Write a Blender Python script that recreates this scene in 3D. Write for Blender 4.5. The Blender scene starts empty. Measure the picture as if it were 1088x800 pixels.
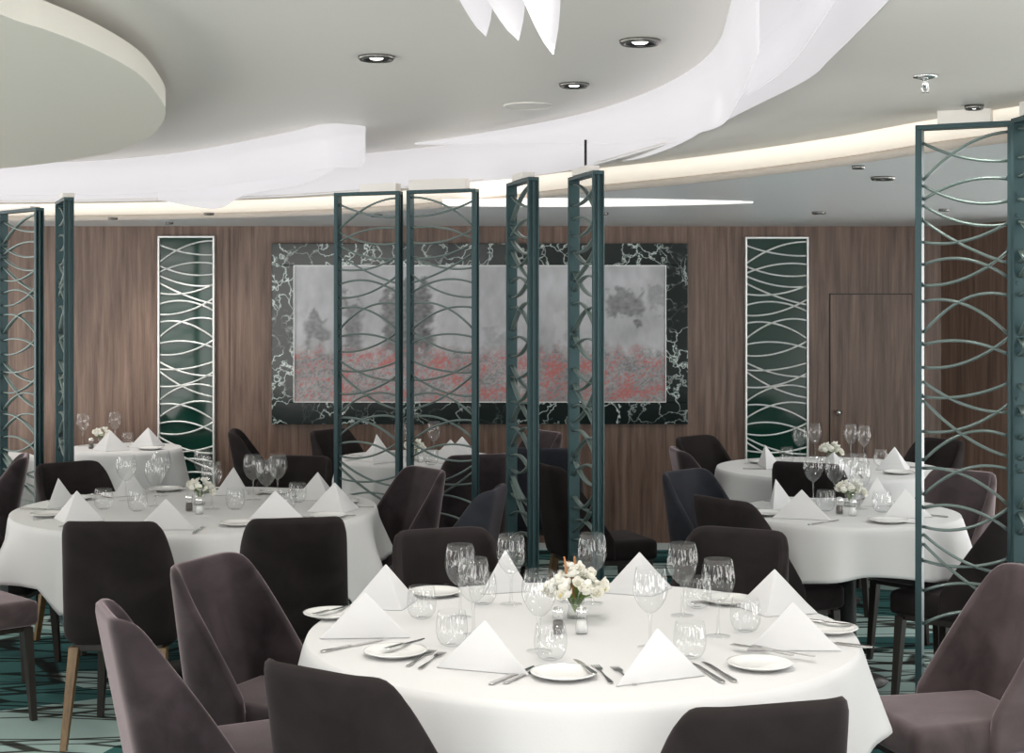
import bpy, bmesh, math, random
from mathutils import Vector, Matrix
PI = math.pi
random.seed(7)
SC = bpy.context.scene
COL = SC.collection
F, HY, CX, H = 1600.0, 325.0, 544.0, 1.65
def P(px, py, z):                       # pixel -> point on the level z
    Y = F*(H-z)/(py-HY)
    return Vector(((px-CX)/F*Y, Y, z))
def PX(px, Y): return (px-CX)/F*Y
def PZ(py, Y): return H-(py-HY)/F*Y
Z_NEAR, Z_OUT, Z_FAR, Y_WALL, Z_TOP = 2.50, 2.29, 2.19, 10.2, .745

# ------------------------------------------------------------------ helpers
def link(o, parent=None):
    COL.objects.link(o)
    if parent is not None: o.parent = parent
    return o
def obj(name, bm, mat, parent=None, smooth=False, bevel=0, seg=2, sub=0, recalc=True):
    if recalc: bmesh.ops.recalc_face_normals(bm, faces=bm.faces[:])
    me = bpy.data.meshes.new(name); bm.to_mesh(me); bm.free()
    if mat: me.materials.append(mat)
    if smooth:
        for p in me.polygons: p.use_smooth = True
    o = link(bpy.data.objects.new(name, me), parent)
    if bevel:
        m = o.modifiers.new('bevel', 'BEVEL'); m.width = bevel; m.segments = seg; m.limit_method = 'ANGLE'; m.angle_limit = .6
    if sub:
        m = o.modifiers.new('sub', 'SUBSURF'); m.levels = sub; m.render_levels = sub
    return o
def tag(o, label, cat, group=None):
    o['label'] = label; o['category'] = cat
    if group: o['group'] = group
    return o
def thing(name, label, cat, loc=(0,0,0), rz=0, group=None):
    o = link(bpy.data.objects.new(name, None)); o.empty_display_size = .05
    o.location = loc; o.rotation_euler = (0,0,rz)
    return tag(o, label, cat, group)
def struct(o):
    o['kind'] = 'structure'; return o
def copy_tree(o, parent=None):
    c = o.copy(); COL.objects.link(c); c.parent = parent
    for ch in list(KIDS.get(o.name, [])): copy_tree(ch, c)
    return c
KIDS = {}
def reg(root):
    KIDS[root.name] = list(root.children)
    for c in root.children: reg(c)
    return root
USED = set(); SEATS = []
def inst(proto, label, cat, loc, rz=0, group=None, scale=None):
    if proto.name not in USED:
        USED.add(proto.name); o = proto
    else: o = copy_tree(proto)
    o.location = loc; o.rotation_euler = (0,0,rz)
    if scale: o.scale = scale
    tag(o, label, cat)
    if group: o['group'] = group
    return o
def box(bm, x0, x1, y0, y1, z0, z1, M=None):
    vs = [bm.verts.new(Vector(c) if M is None else M @ Vector(c)) for c in
          ((x0,y0,z0),(x1,y0,z0),(x1,y1,z0),(x0,y1,z0),(x0,y0,z1),(x1,y0,z1),(x1,y1,z1),(x0,y1,z1))]
    for f in ((0,3,2,1),(4,5,6,7),(0,1,5,4),(1,2,6,5),(2,3,7,6),(3,0,4,7)): bm.faces.new([vs[i] for i in f])
def lathe(bm, prof, n=24, M=None, close=False):
    rings = []
    for r, z in prof:
        if r < 1e-6:
            v = Vector((0,0,z)); rings.append([bm.verts.new(v if M is None else M @ v)])
        else:
            rings.append([bm.verts.new((M @ Vector((r*math.cos(a),r*math.sin(a),z))) if M is not None else (r*math.cos(a),r*math.sin(a),z))
                          for a in (2*PI*i/n for i in range(n))])
    pairs = list(zip(rings, rings[1:]))
    if close: pairs.append((rings[-1], rings[0]))
    for a, b in pairs:
        for i in range(n):
            j = (i+1) % n
            if len(a) == 1 and len(b) == 1: continue
            if len(a) == 1: bm.faces.new((a[0], b[i], b[j]))
            elif len(b) == 1: bm.faces.new((a[i], a[j], b[0]))
            else: bm.faces.new((a[i], a[j], b[j], b[i]))
def tube(bm, pts, r, n=8, flat=None):
    """round tube along pts; r may be a list"""
    pts = [Vector(p) for p in pts]; rings = []
    for i, p in enumerate(pts):
        t = (pts[min(i+1,len(pts)-1)]-pts[max(i-1,0)]).normalized()
        up = Vector((0,1,0)) if abs(t.y) < .9 else Vector((1,0,0))
        a = t.cross(up).normalized(); b = t.cross(a)
        rr = r[i] if isinstance(r, (list,tuple)) else r
        ra, rb = (rr, rr) if flat is None else (rr, flat)
        rings.append([bm.verts.new(p + a*ra*math.cos(2*PI*k/n) + b*rb*math.sin(2*PI*k/n)) for k in range(n)])
    for A, B in zip(rings, rings[1:]):
        for k in range(n): bm.faces.new((A[k], A[(k+1)%n], B[(k+1)%n], B[k]))
    bm.faces.new(rings[0]); bm.faces.new(rings[-1])
def prism(bm, pts, z0, z1):
    a = [bm.verts.new((x,y,z0)) for x,y in pts]; b = [bm.verts.new((x,y,z1)) for x,y in pts]
    bm.faces.new(a[::-1]); bm.faces.new(b)
    for i in range(len(pts)):
        j = (i+1)%len(pts); bm.faces.new((a[i],a[j],b[j],b[i]))
def spline(pts, n=8):
    """Catmull-Rom through pts"""
    out = []; q = [pts[0]]+list(pts)+[pts[-1]]
    for i in range(1, len(q)-2):
        for k in range(n):
            t = k/n
            out.append(tuple(.5*((2*b)+(-a+c)*t+(2*a-5*b+4*c-d)*t*t+(-a+3*b-3*c+d)*t**3)
                       for a,b,c,d in zip(q[i-1],q[i],q[i+1],q[i+2])))
    out.append(tuple(pts[-1])); return out

# ------------------------------------------------------------------ materials
def mat(name):
    m = bpy.data.materials.new(name); m.use_nodes = True
    nt = m.node_tree; return m, nt, nt.nodes['Principled BSDF'], nt.nodes, nt.links
def simple(name, col, rough=.5, metal=0, sheen=0, sheencol=None, emit=None, es=0, spec=.5, bump=0, bscale=200):
    m, nt, b, N, L = mat(name)
    b.inputs['Base Color'].default_value = (*col,1); b.inputs['Roughness'].default_value = rough
    b.inputs['Metallic'].default_value = metal; b.inputs['Specular IOR Level'].default_value = spec
    if sheen:
        b.inputs['Sheen Weight'].default_value = sheen; b.inputs['Sheen Roughness'].default_value = .35
        if sheencol: b.inputs['Sheen Tint'].default_value = (*sheencol,1)
    if emit: b.inputs['Emission Color'].default_value = (*emit,1); b.inputs['Emission Strength'].default_value = es
    tc = N.new('ShaderNodeTexCoord'); n = N.new('ShaderNodeTexNoise'); n.inputs['Scale'].default_value = bscale
    L.new(tc.outputs['Object'], n.inputs['Vector'])
    if bump:
        bp = N.new('ShaderNodeBump'); bp.inputs['Strength'].default_value = bump; bp.inputs['Distance'].default_value = .002
        L.new(n.outputs['Fac'], bp.inputs['Height']); L.new(bp.outputs['Normal'], b.inputs['Normal'])
    else:
        mr = N.new('ShaderNodeMapRange'); mr.inputs['To Min'].default_value = rough*.9; mr.inputs['To Max'].default_value = min(1,rough*1.1)
        L.new(n.outputs['Fac'], mr.inputs['Value']); L.new(mr.outputs[0], b.inputs['Roughness'])
    return m
def ramp(N, stops):
    r = N.new('ShaderNodeValToRGB'); e = r.color_ramp.elements
    while len(e) < len(stops): e.new(.5)
    for x, (p, c) in zip(e, stops): x.position = p; x.color = (*c,1)
    return r
def mapped(N, L, scale, kind='Object', rot=(0,0,0)):
    tc = N.new('ShaderNodeTexCoord'); mp = N.new('ShaderNodeMapping')
    mp.inputs['Scale'].default_value = scale; mp.inputs['Rotation'].default_value = rot
    L.new(tc.outputs[kind], mp.inputs['Vector']); return mp
def m_velvet(name, c1, c2, sheen):
    m, nt, b, N, L = mat(name)
    mp = mapped(N, L, (1,1,1)); n = N.new('ShaderNodeTexNoise'); n.inputs['Scale'].default_value = 7; n.inputs['Detail'].default_value = 7; n.inputs['Distortion'].default_value = .6
    n2 = N.new('ShaderNodeTexNoise'); n2.inputs['Scale'].default_value = 500
    L.new(mp.outputs[0], n.inputs['Vector']); L.new(mp.outputs[0], n2.inputs['Vector'])
    r = ramp(N, [(.35,c1),(.7,c2)]); L.new(n.outputs['Fac'], r.inputs[0]); L.new(r.outputs[0], b.inputs['Base Color'])
    b.inputs['Roughness'].default_value = .75; b.inputs['Specular IOR Level'].default_value = .15
    b.inputs['Sheen Weight'].default_value = sheen; b.inputs['Sheen Roughness'].default_value = .4
    b.inputs['Sheen Tint'].default_value = (.8,.66,.7,1)
    bp = N.new('ShaderNodeBump'); bp.inputs['Strength'].default_value = .25; bp.inputs['Distance'].default_value = .001
    L.new(n2.outputs['Fac'], bp.inputs['Height']); L.new(bp.outputs[0], b.inputs['Normal'])
    return m
def m_wood(name, c1, c2, c3, rough=.45, sc=(14,14,.7)):
    m, nt, b, N, L = mat(name)
    mp = mapped(N, L, sc); n = N.new('ShaderNodeTexNoise'); n.inputs['Scale'].default_value = 2.2
    n.inputs['Detail'].default_value = 8; n.inputs['Roughness'].default_value = .65; n.inputs['Distortion'].default_value = .3
    L.new(mp.outputs[0], n.inputs['Vector'])
    r = ramp(N, [(.32,c1),(.5,c2),(.7,c3)]); L.new(n.outputs['Fac'], r.inputs[0])
    mp2 = mapped(N, L, (90,90,1.2)); n2 = N.new('ShaderNodeTexNoise'); n2.inputs['Scale'].default_value = 3; L.new(mp2.outputs[0], n2.inputs['Vector'])
    mx = N.new('ShaderNodeMixRGB'); mx.blend_type = 'MULTIPLY'; mx.inputs[0].default_value = .45
    r2 = ramp(N, [(.3,(.55,.55,.55)),(.6,(1,1,1))]); L.new(n2.outputs['Fac'], r2.inputs[0])
    L.new(r.outputs[0], mx.inputs[1]); L.new(r2.outputs[0], mx.inputs[2]); L.new(mx.outputs[0], b.inputs['Base Color'])
    b.inputs['Roughness'].default_value = rough; return m
def m_marble():
    m, nt, b, N, L = mat('green_black_marble')
    mp = mapped(N, L, (1,1,1)); d = N.new('ShaderNodeTexNoise'); d.inputs['Scale'].default_value = 5; d.inputs['Detail'].default_value = 4
    L.new(mp.outputs[0], d.inputs['Vector'])
    mix = N.new('ShaderNodeMixRGB'); mix.inputs[0].default_value = .4; L.new(mp.outputs[0], mix.inputs[1]); L.new(d.outputs['Color'], mix.inputs[2])
    v = N.new('ShaderNodeTexVoronoi'); v.feature = 'DISTANCE_TO_EDGE'; v.inputs['Scale'].default_value = 9; L.new(mix.outputs[0], v.inputs['Vector'])
    r = ramp(N, [(0,(.75,.8,.78)),(.03,(.16,.21,.20)),(.07,(0,0,0))]); L.new(v.outputs['Distance'], r.inputs[0])
    n = N.new('ShaderNodeTexNoise'); n.inputs['Scale'].default_value = 4; n.inputs['Detail'].default_value = 6; L.new(mp.outputs[0], n.inputs['Vector'])
    r2 = ramp(N, [(.38,(.05,.05,.05)),(.56,(1,1,1))]); L.new(n.outputs['Fac'], r2.inputs[0])
    mu = N.new('ShaderNodeMixRGB'); mu.blend_type = 'MULTIPLY'; mu.inputs[0].default_value = 1; L.new(r.outputs[0], mu.inputs[1]); L.new(r2.outputs[0], mu.inputs[2])
    ad = N.new('ShaderNodeMixRGB'); ad.blend_type = 'ADD'; ad.inputs[0].default_value = 1; ad.inputs[1].default_value = (.008,.016,.015,1)
    L.new(mu.outputs[0], ad.inputs[2]); L.new(ad.outputs[0], b.inputs['Base Color']); b.inputs['Roughness'].default_value = .14; b.inputs['Specular IOR Level'].default_value = .3
    return m
def m_carpet():
    m, nt, b, N, L = mat('teal_carpet')
    mp = mapped(N, L, (1,1,1)); mv = mapped(N, L, (.8,2.2,1), rot=(0,0,.6)); n = N.new('ShaderNodeTexVoronoi'); n.inputs['Scale'].default_value = 1.1
    L.new(mv.outputs[0], n.inputs['Vector']); sx = N.new('ShaderNodeSeparateColor'); L.new(n.outputs['Color'], sx.inputs[0])
    base = ramp(N, [(.0,(.012,.05,.052)),(.3,(.03,.10,.10)),(.60,(.05,.15,.145)),(.62,(.34,.46,.44))]); L.new(sx.outputs[0], base.inputs[0])
    cur = base.outputs[0]
    for rot, sc, th in ((.75,(.6,3.0,1),.030),(-.6,(.5,2.6,1),.026),(1.5,(.45,1.8,1),.016)):
        mq = mapped(N, L, sc, rot=(0,0,rot)); v = N.new('ShaderNodeTexVoronoi'); v.feature = 'DISTANCE_TO_EDGE'; v.inputs['Scale'].default_value = 1.3
        L.new(mq.outputs[0], v.inputs['Vector'])
        rr = ramp(N, [(th*.6,(.12,.10,.09)),(th,(1,1,1))]); L.new(v.outputs['Distance'], rr.inputs[0])
        mu = N.new('ShaderNodeMixRGB'); mu.blend_type = 'MULTIPLY'; mu.inputs[0].default_value = 1
        L.new(cur, mu.inputs[1]); L.new(rr.outputs[0], mu.inputs[2]); cur = mu.outputs[0]
    L.new(cur, b.inputs['Base Color']); b.inputs['Roughness'].default_value = .95; b.inputs['Specular IOR Level'].default_value = .1
    f = N.new('ShaderNodeTexNoise'); f.inputs['Scale'].default_value = 300; bp = N.new('ShaderNodeBump'); bp.inputs['Strength'].default_value = .4
    L.new(mp.outputs[0], f.inputs['Vector']); L.new(f.outputs['Fac'], bp.inputs['Height']); L.new(bp.outputs[0], b.inputs['Normal'])
    return m
def m_glass():
    m, nt, b, N, L = mat('clear_glass'); N.remove(b); out = [x for x in N if x.type == 'OUTPUT_MATERIAL'][0]
    t = N.new('ShaderNodeBsdfTransparent'); g = N.new('ShaderNodeBsdfGlossy'); g.inputs['Roughness'].default_value = .03
    lw = N.new('ShaderNodeLayerWeight'); lw.inputs['Blend'].default_value = .35
    r = ramp(N, [(0,(.985,.99,.99)),(.6,(.97,.975,.975)),(.8,(.86,.87,.87)),(1,(.16,.18,.18))]); L.new(lw.outputs['Facing'], r.inputs[0]); L.new(r.outputs[0], t.inputs['Color'])
    fr = ramp(N, [(0,(.09,.09,.09)),(.5,(.14,.14,.14)),(.85,(.34,.34,.34)),(1,(.75,.75,.75))]); L.new(lw.outputs['Facing'], fr.inputs[0])
    mp = mapped(N, L, (1,1,.35)); n = N.new('ShaderNodeTexNoise'); n.inputs['Scale'].default_value = 45; L.new(mp.outputs[0], n.inputs['Vector'])
    bp = N.new('ShaderNodeBump'); bp.inputs['Strength'].default_value = .18; bp.inputs['Distance'].default_value = .01; L.new(n.outputs['Fac'], bp.inputs['Height']); L.new(bp.outputs[0], g.inputs['Normal'])
    mx = N.new('ShaderNodeMixShader'); L.new(fr.outputs[0], mx.inputs[0]); L.new(t.outputs[0], mx.inputs[1]); L.new(g.outputs[0], mx.inputs[2])
    L.new(mx.outputs[0], out.inputs['Surface']); return m
def m_acrylic(name, col, es, tr):
    m, nt, b, N, L = mat(name); N.remove(b); out = [x for x in N if x.type == 'OUTPUT_MATERIAL'][0]
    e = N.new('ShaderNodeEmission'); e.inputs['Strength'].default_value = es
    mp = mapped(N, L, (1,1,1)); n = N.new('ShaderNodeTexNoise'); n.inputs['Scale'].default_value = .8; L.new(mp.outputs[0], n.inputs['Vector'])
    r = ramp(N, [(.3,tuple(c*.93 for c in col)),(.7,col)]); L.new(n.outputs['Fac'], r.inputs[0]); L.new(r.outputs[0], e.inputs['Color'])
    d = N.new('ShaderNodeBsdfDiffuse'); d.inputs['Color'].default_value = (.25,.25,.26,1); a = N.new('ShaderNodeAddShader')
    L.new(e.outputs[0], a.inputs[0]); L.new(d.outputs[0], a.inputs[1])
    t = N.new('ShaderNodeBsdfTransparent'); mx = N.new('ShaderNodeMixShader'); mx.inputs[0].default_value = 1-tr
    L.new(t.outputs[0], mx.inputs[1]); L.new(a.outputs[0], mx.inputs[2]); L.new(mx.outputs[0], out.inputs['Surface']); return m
def m_attr(name, rough):
    m, nt, b, N, L = mat(name); a = N.new('ShaderNodeAttribute'); a.attribute_name = 'paint'
    L.new(a.outputs['Color'], b.inputs['Base Color']); b.inputs['Roughness'].default_value = rough
    n = N.new('ShaderNodeTexNoise'); n.inputs['Scale'].default_value = 60; bp = N.new('ShaderNodeBump'); bp.inputs['Strength'].default_value = .15
    L.new(n.outputs['Fac'], bp.inputs['Height']); L.new(bp.outputs[0], b.inputs['Normal']); return m

CLOTH = simple('white_linen', (.60,.60,.605), .9, spec=.1, bump=.15, bscale=350)
NAPKIN = simple('white_napkin', (.64,.64,.65), .85, spec=.1, bump=.1, bscale=500)
PORC = simple('white_porcelain', (.72,.72,.71), .12)
STEEL = simple('polished_steel', (.62,.61,.6), .14, 1)
CHROME = simple('chrome', (.8,.8,.8), .1, 1)
GLASS = m_glass()
DARKV = m_velvet('dark_brown_velvet', (.012,.0095,.0095), (.022,.0175,.018), .06)
MAUVEV = m_velvet('mauve_velvet', (.055,.041,.043), (.105,.080,.084), .8)
NAVYV = m_velvet('blue_black_velvet', (.018,.020,.026), (.03,.032,.042), .15)
PLUMV = m_velvet('plum_velvet', (.020,.015,.017), (.052,.039,.044), .75)
LEGW = m_wood('walnut_leg', (.10,.055,.022), (.17,.10,.042), (.24,.15,.07), .4)
LEGD = m_wood('dark_leg', (.012,.008,.007), (.02,.014,.011), (.03,.02,.016), .4)
WALLW = m_wood('walnut_veneer', (.09,.052,.039), (.18,.112,.084), (.275,.182,.142), .42)
TEAL = simple('teal_metal', (.032,.070,.078), .38, .3)
ARC = simple('grey_green_metal', (.17,.225,.215), .33, .4)
SILV = simple('brushed_silver', (.86,.88,.87), .4, .6)
RING = simple('dark_nickel', (.25,.24,.23), .25, .9)
MIRROR = simple('dark_green_mirror', (.006,.04,.028), .07, 0, spec=.35)
MARBLE = m_marble()
CARPET = m_carpet()
CEIL = simple('ceiling_paint', (.83,.80,.76), .42)
CEILF = simple('satin_ceiling_panel', (.80,.84,.86), .3)
DISC = simple('disc_paint', (.76,.74,.67), .5)
LIP = simple('beige_lip', (.55,.50,.45), .6)
COVE = simple('cove_light', (.9,.85,.75), .6, emit=(1,.90,.78), es=.55)
LAMP = simple('lamp_lens', (1,1,1), .4, emit=(1,.96,.9), es=6)
SLOT = simple('slot_lens', (1,1,1), .4, emit=(1,.97,.93), es=.9)
BLACKM = simple('black_metal', (.015,.015,.016), .4, .5)
BAND = m_acrylic('lit_acrylic', (1,.965,.985), .62, 0)
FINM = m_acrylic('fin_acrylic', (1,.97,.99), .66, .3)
PETAL = simple('white_petal', (.88,.87,.80), .6)
CORE = simple('yellow_core', (.75,.62,.15), .6)
STEMM = simple('green_stem', (.14,.24,.05), .6)
TWIG = simple('orange_twig', (.45,.20,.08), .6)
PEPPER = simple('ground_pepper', (.10,.085,.075), .9)
SALT = simple('salt', (.85,.85,.85), .9)

# ------------------------------------------------------------------ setting
def slab(name, pts, z0, z1, m):
    bm = bmesh.new(); prism(bm, [(p[0],p[1]) for p in pts], z0, z1)
    bmesh.ops.triangulate(bm, faces=[f for f in bm.faces if len(f.verts) > 4])
    return struct(obj(name, bm, m))
bm = bmesh.new(); box(bm, -5, 4.2, 1.2, Y_WALL+.1, -.1, 0); struct(obj('floor', bm, CARPET))
xc = PX(1000, Y_WALL)
bm = bmesh.new(); box(bm, -5, xc, Y_WALL, Y_WALL+.12, 0, 2.6); struct(obj('wall_back', bm, WALLW))
# right return wall, coming forward from the corner
d = Vector((PX(1075,9.55)-xc, 9.55-Y_WALL, 0)); e = Vector((xc, Y_WALL, 0)); q = e+d*2
bm = bmesh.new(); prism(bm, [(e.x,e.y),(q.x,q.y),(q.x+.15,q.y+.1),(e.x+.1,e.y+.12)], 0, 2.6); struct(obj('wall_right', bm, WALLW))
# shadow grooves between the veneer sheets
for i, px in enumerate((66, 244, 772)):
    bm = bmesh.new(); X = PX(px, Y_WALL); box(bm, X-.0015, X+.0015, Y_WALL-.002, Y_WALL+.01, .05, 2.18); struct(obj('trim_%d' % (i+1), bm, BLACKM))
bm = bmesh.new(); box(bm, -5, xc-.02, Y_WALL-.018, Y_WALL, 0, .045); struct(obj('baseboard_back', bm, SILV))
# jib door
X0, X1, ZD = PX(882,Y_WALL), PX(968,Y_WALL), PZ(313,Y_WALL)
bm = bmesh.new(); box(bm, X0-.008, X1+.008, Y_WALL-.004, Y_WALL+.01, .05, ZD+.008); fr = struct(obj('trim_9', bm, BLACKM))
bm = bmesh.new(); box(bm, X0, X1, Y_WALL-.014, Y_WALL, .05, ZD); dr = struct(obj('door_1', bm, WALLW))
bm = bmesh.new(); lathe(bm, [(0,0),(.018,0),(.018,.012),(.012,.03),(.02,.045),(0,.05)], 16, Matrix.Translation((PX(890,Y_WALL),Y_WALL-.014,PZ(438,Y_WALL)))@Matrix.Rotation(PI/2,4,'X'))
obj('door_knob', bm, CHROME, dr, smooth=True)

# ---- ceilings
U = [(.60,1.5),(.70,2.3),(.74,3.1)] + [tuple(P(x,y,Z_NEAR)[:2]) for x,y in ((805,0),(740,75),(680,110),(620,127),(560,140),(480,153),(390,163))] + [(-1.40,8.86),(-2.0,9.12),(-3.2,9.33),(-5,9.4)]
Lw = [(.62,1.5),(.72,2.3),(.78,3.15)] + [tuple(P(x,y,Z_OUT)[:2]) for x,y in ((880,62),(856,84),(790,117),(740,141),(680,160),(600,181),(500,193),(400,201),(300,208),(160,212),(0,214))] + [(-5,9.3)]
Cv = [(2.05,1.5),(2.02,2.6),(1.93,3.6),(1.79,4.36)] + [tuple(P(x,y,Z_OUT)[:2]) for x,y in ((1088,112),(990,127),(880,147),(740,167),(600,183),(500,196),(400,205),(300,211),(160,215),(0,217))] + [(-5,9.55)]
Us, Ls, Cs = spline(U), spline(Lw), spline(Cv)
slab('ceiling', [(-5,1.0),(.6,1.0)] + Us + [(-5,9.4)], Z_NEAR, Z_NEAR+.1, CEIL)
def strip(name, A, zA, B, zB, m, parent=None, kind=True, smooth=True):
    bm = bmesh.new(); n = 90
    def res(C):
        C = [Vector((p[0],p[1])) for p in C]; l = [0]
        for a, b in zip(C, C[1:]): l.append(l[-1]+(b-a).length)
        o = []; j = 0
        for i in range(n+1):
            s = l[-1]*i/n
            while j < len(l)-2 and l[j+1] < s: j += 1
            t = (s-l[j])/max(1e-9, l[j+1]-l[j]); o.append(C[j].lerp(C[j+1], min(1,max(0,t))))
        return o
    a = [bm.verts.new((p.x,p.y,zA)) for p in res(A)]; b = [bm.verts.new((p.x,p.y,zB)) for p in res(B)]
    for i in range(n): bm.faces.new((a[i],a[i+1],b[i+1],b[i]))
    o = obj(name, bm, m, parent, smooth=smooth, recalc=False)
    md = o.modifiers.new('sol', 'SOLIDIFY'); md.thickness = .006
    if kind: struct(o)
    return o
strip('ceiling_lit_riser', Us, Z_NEAR+.002, Ls, Z_OUT-.004, BAND)
strip('ceiling_outer', Ls, Z_OUT, Cs, Z_OUT, CEIL)
Ci = [(x-.03, y-.06) for x, y in Cs]; Co = [(x+.05, y+.09) for x, y in Cs]
strip('trim_10', Cs, Z_OUT+.003, Co, Z_FAR+.03, COVE)
Cl = [(x-.012, y-.016) for x, y in Co]; strip('trim_11', Cl, Z_FAR+.032, Cl, Z_FAR-.002, LIP)
bm = bmesh.new(); C = [(5.5,1.5)]+[]
slab('ceiling_far', [(p[0],p[1]) for p in Co] + [(-5,Y_WALL+.1),(4.2,Y_WALL+.1),(4.2,1.5)], Z_FAR, Z_FAR+.08, CEILF)
# dropped disc
D = [(-1.6,2.2),(-1.36,3.0)] + [tuple(P(x,y,2.38)[:2]) for x,y in ((0,15),(50,32),(100,52),(145,77),(167,100),(176,120),(165,140),(140,154),(100,166),(0,179))] + [(-3.7,8.5),(-5,8.6)]
Ds = spline(D)
slab('ceiling_disc', [(-5,2.2)] + Ds, 2.38, 2.455, DISC)
slab('ceiling_disc_hub', [(-5,2.2)] + [(x-.25,y-.15) for x, y in Ds], 2.455, 2.50, CEIL)

# ---- hanging acrylic fins
def fin(label, pts, z0, hs, cat='light fitting', name='acrylic_fin', group='lit acrylic fins in the ceiling'):
    """pts: plan curve; z0 top level; hs: drop along it"""
    c = spline(pts, 10); bm = bmesh.new(); n = len(c)-1; hh = spline([(h,) for h in hs], 10)
    a = []; b = []
    for i, p in enumerate(c):
        h = hh[min(len(hh)-1, round(i/n*(len(hh)-1)))][0]
        a.append(bm.verts.new((p[0],p[1],z0))); b.append(bm.verts.new((p[0],p[1],z0-h)))
    for i in range(n): bm.faces.new((a[i],a[i+1],b[i+1],b[i]))
    o = obj(name, bm, FINM, None, smooth=True, recalc=False)
    md = o.modifiers.new('sol','SOLIDIFY'); md.thickness = .006
    return tag(o, label, cat)
def off(pts, dx, dy): return [(x+dx, y+dy) for x, y in pts]
fin('long curved white acrylic fin ending in a rounded tip above the left wall panel', [tuple(P(x,y,Z_NEAR)[:2]) for x,y in ((388,136),(384,133),(345,131),(300,141),(200,160),(100,170))]+[(-3.1,9.0)], Z_NEAR-.003, (.10,.19,.205,.21,.21,.2,.18))
fin('low translucent acrylic fin crossing behind the rounded left fin', [tuple(P(x,y,Z_NEAR-.02)[:2]) for x,y in ((386,141),(330,150),(260,162))]+[(-1.75,8.85),(-2.1,8.95)], Z_NEAR-.02, (.08,.2,.23,.26,.20))
fin('broad white acrylic fin along the ceiling step over the centre screens', off([tuple(P(x,y,Z_NEAR)[:2]) for x,y in ((800,20),(740,80),(680,116),(620,133),(560,146),(480,158),(410,170))],-.02,-.05), Z_NEAR-.01, (.20,.22,.215,.19,.15,.08,.03,.01))
fin('white acrylic fin curving up to the top edge right of centre', [(.52,3.2),(.60,4.1),(.66,4.9),(.60,5.6),(.42,6.3),(.16,6.85),(-.25,7.45),(-.5,7.75)], Z_NEAR-.01, (.30,.30,.26,.21,.16,.10,.04,.01))
fin('outermost white acrylic fin at the right end of the ceiling step', [(.62,2.6),(.67,3.2),(.71,3.9),(.70,4.5)], Z_OUT+.10, (.10,.11,.12,.11))
hl = thing('hanging_light', 'hanging fitting of pointed white acrylic blades at the top edge', 'light fitting', (0,3.5,Z_NEAR))
for k, (x0, x1, tx, ty, Yf) in enumerate(((488,522,516,39,3.6),(512,556,551,43,3.5),(556,592,588,58,3.4))):
    bm = bmesh.new(); rr_ = []; zt = PZ(ty, Yf); rows = 10
    for i in range(rows+1):
        t = i/rows; z = zt+(Z_NEAR-zt)*t-Z_NEAR
        xl = PX(tx,Yf) + (PX(x0,Yf)-.06-PX(tx,Yf))*(t**.75); xr = PX(tx,Yf)+.004*min(1,t*6) + .012*math.sin(t*PI)
        rr_.append((bm.verts.new((xl,Yf-3.5-.05*t,z)), bm.verts.new((xr,Yf-3.5,z))))
    for a, b in zip(rr_, rr_[1:]): bm.faces.new((a[0],a[1],b[1],b[0]))
    o = obj('blade', bm, BAND, hl, smooth=True); md = o.modifiers.new('s','SOLIDIFY'); md.thickness = .006

# ---- ceiling fittings
def downlight(p, z, label, r=.052, spot=0, group='round ceiling downlights', lamp=True, col=(1,.95,.88), ang=2.2):
    t = thing('ceiling_light', label, 'ceiling light', (p[0],p[1],z), 0, group)
    bm = bmesh.new(); lathe(bm, [(r*.72,-.012),(r*.9,-.014),(r,-.008),(r*1.02,0),(r*.7,0)], 32, close=True); obj('trim_ring', bm, RING, t, smooth=True)
    bm = bmesh.new(); lathe(bm, [(r*.72,-.011),(r*.45,-.002),(r*.42,-.001)], 28); obj('reflector', bm, BLACKM, t, smooth=True)
    bm = bmesh.new(); lathe(bm, [(0,-.012),(r*.3,-.010),(r*.44,-.003),(0,-.0015)], 20); obj('lamp_lens', bm, LAMP if lamp else SILV, t, smooth=True)
    if spot:
        l = bpy.data.lights.new('downlight_beam','SPOT'); l.energy = spot*.8; l.spot_size = ang; l.spot_blend = .8; l.shadow_soft_size = .06; l.color = col
        lo = link(bpy.data.objects.new('downlight_beam', l)); lo.location = (p[0],p[1],z-.03)
    return t
downlight(P(400,60,Z_NEAR), Z_NEAR, 'round ceiling downlight left of centre above the front tables', .062, spot=42)
downlight(P(680,43,Z_NEAR), Z_NEAR, 'round ceiling downlight nearest the lit ceiling step', .066, spot=42)
downlight(P(610,89,Z_NEAR), Z_NEAR, 'smaller ceiling downlight above the middle screens', .057, spot=42)
downlight(P(1035,112,Z_OUT), Z_OUT, 'small bright downlight under the box over the right screen', .03, spot=8)
far = [(938,188,.05,0,'pair-sized dark downlight in the far right ceiling'),(912,176,.025,0,'tiny ceiling spot above the right wall panel area'),(1003,222,.03,14,'small ceiling spot seen through the right screen'),
       (870,225,.04,16,'small downlight in front of the right wall panel'),(640,226,.035,16,'small downlight before the marble framed picture'),(400,228,.035,16,'small downlight before the left of the picture'),
       (180,236,.025,34,'tiny lit spot above the left wall panel'),(222,226,.03,0,'small round fitting right above the left wall panel'),(120,231,.03,34,'tiny ceiling spot over the far left wooden wall')]
for x, y, r, s, lb in far: downlight(P(x,y,Z_FAR), Z_FAR, lb, r, s, 'small fittings in the far ceiling', lamp=s>0)
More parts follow.
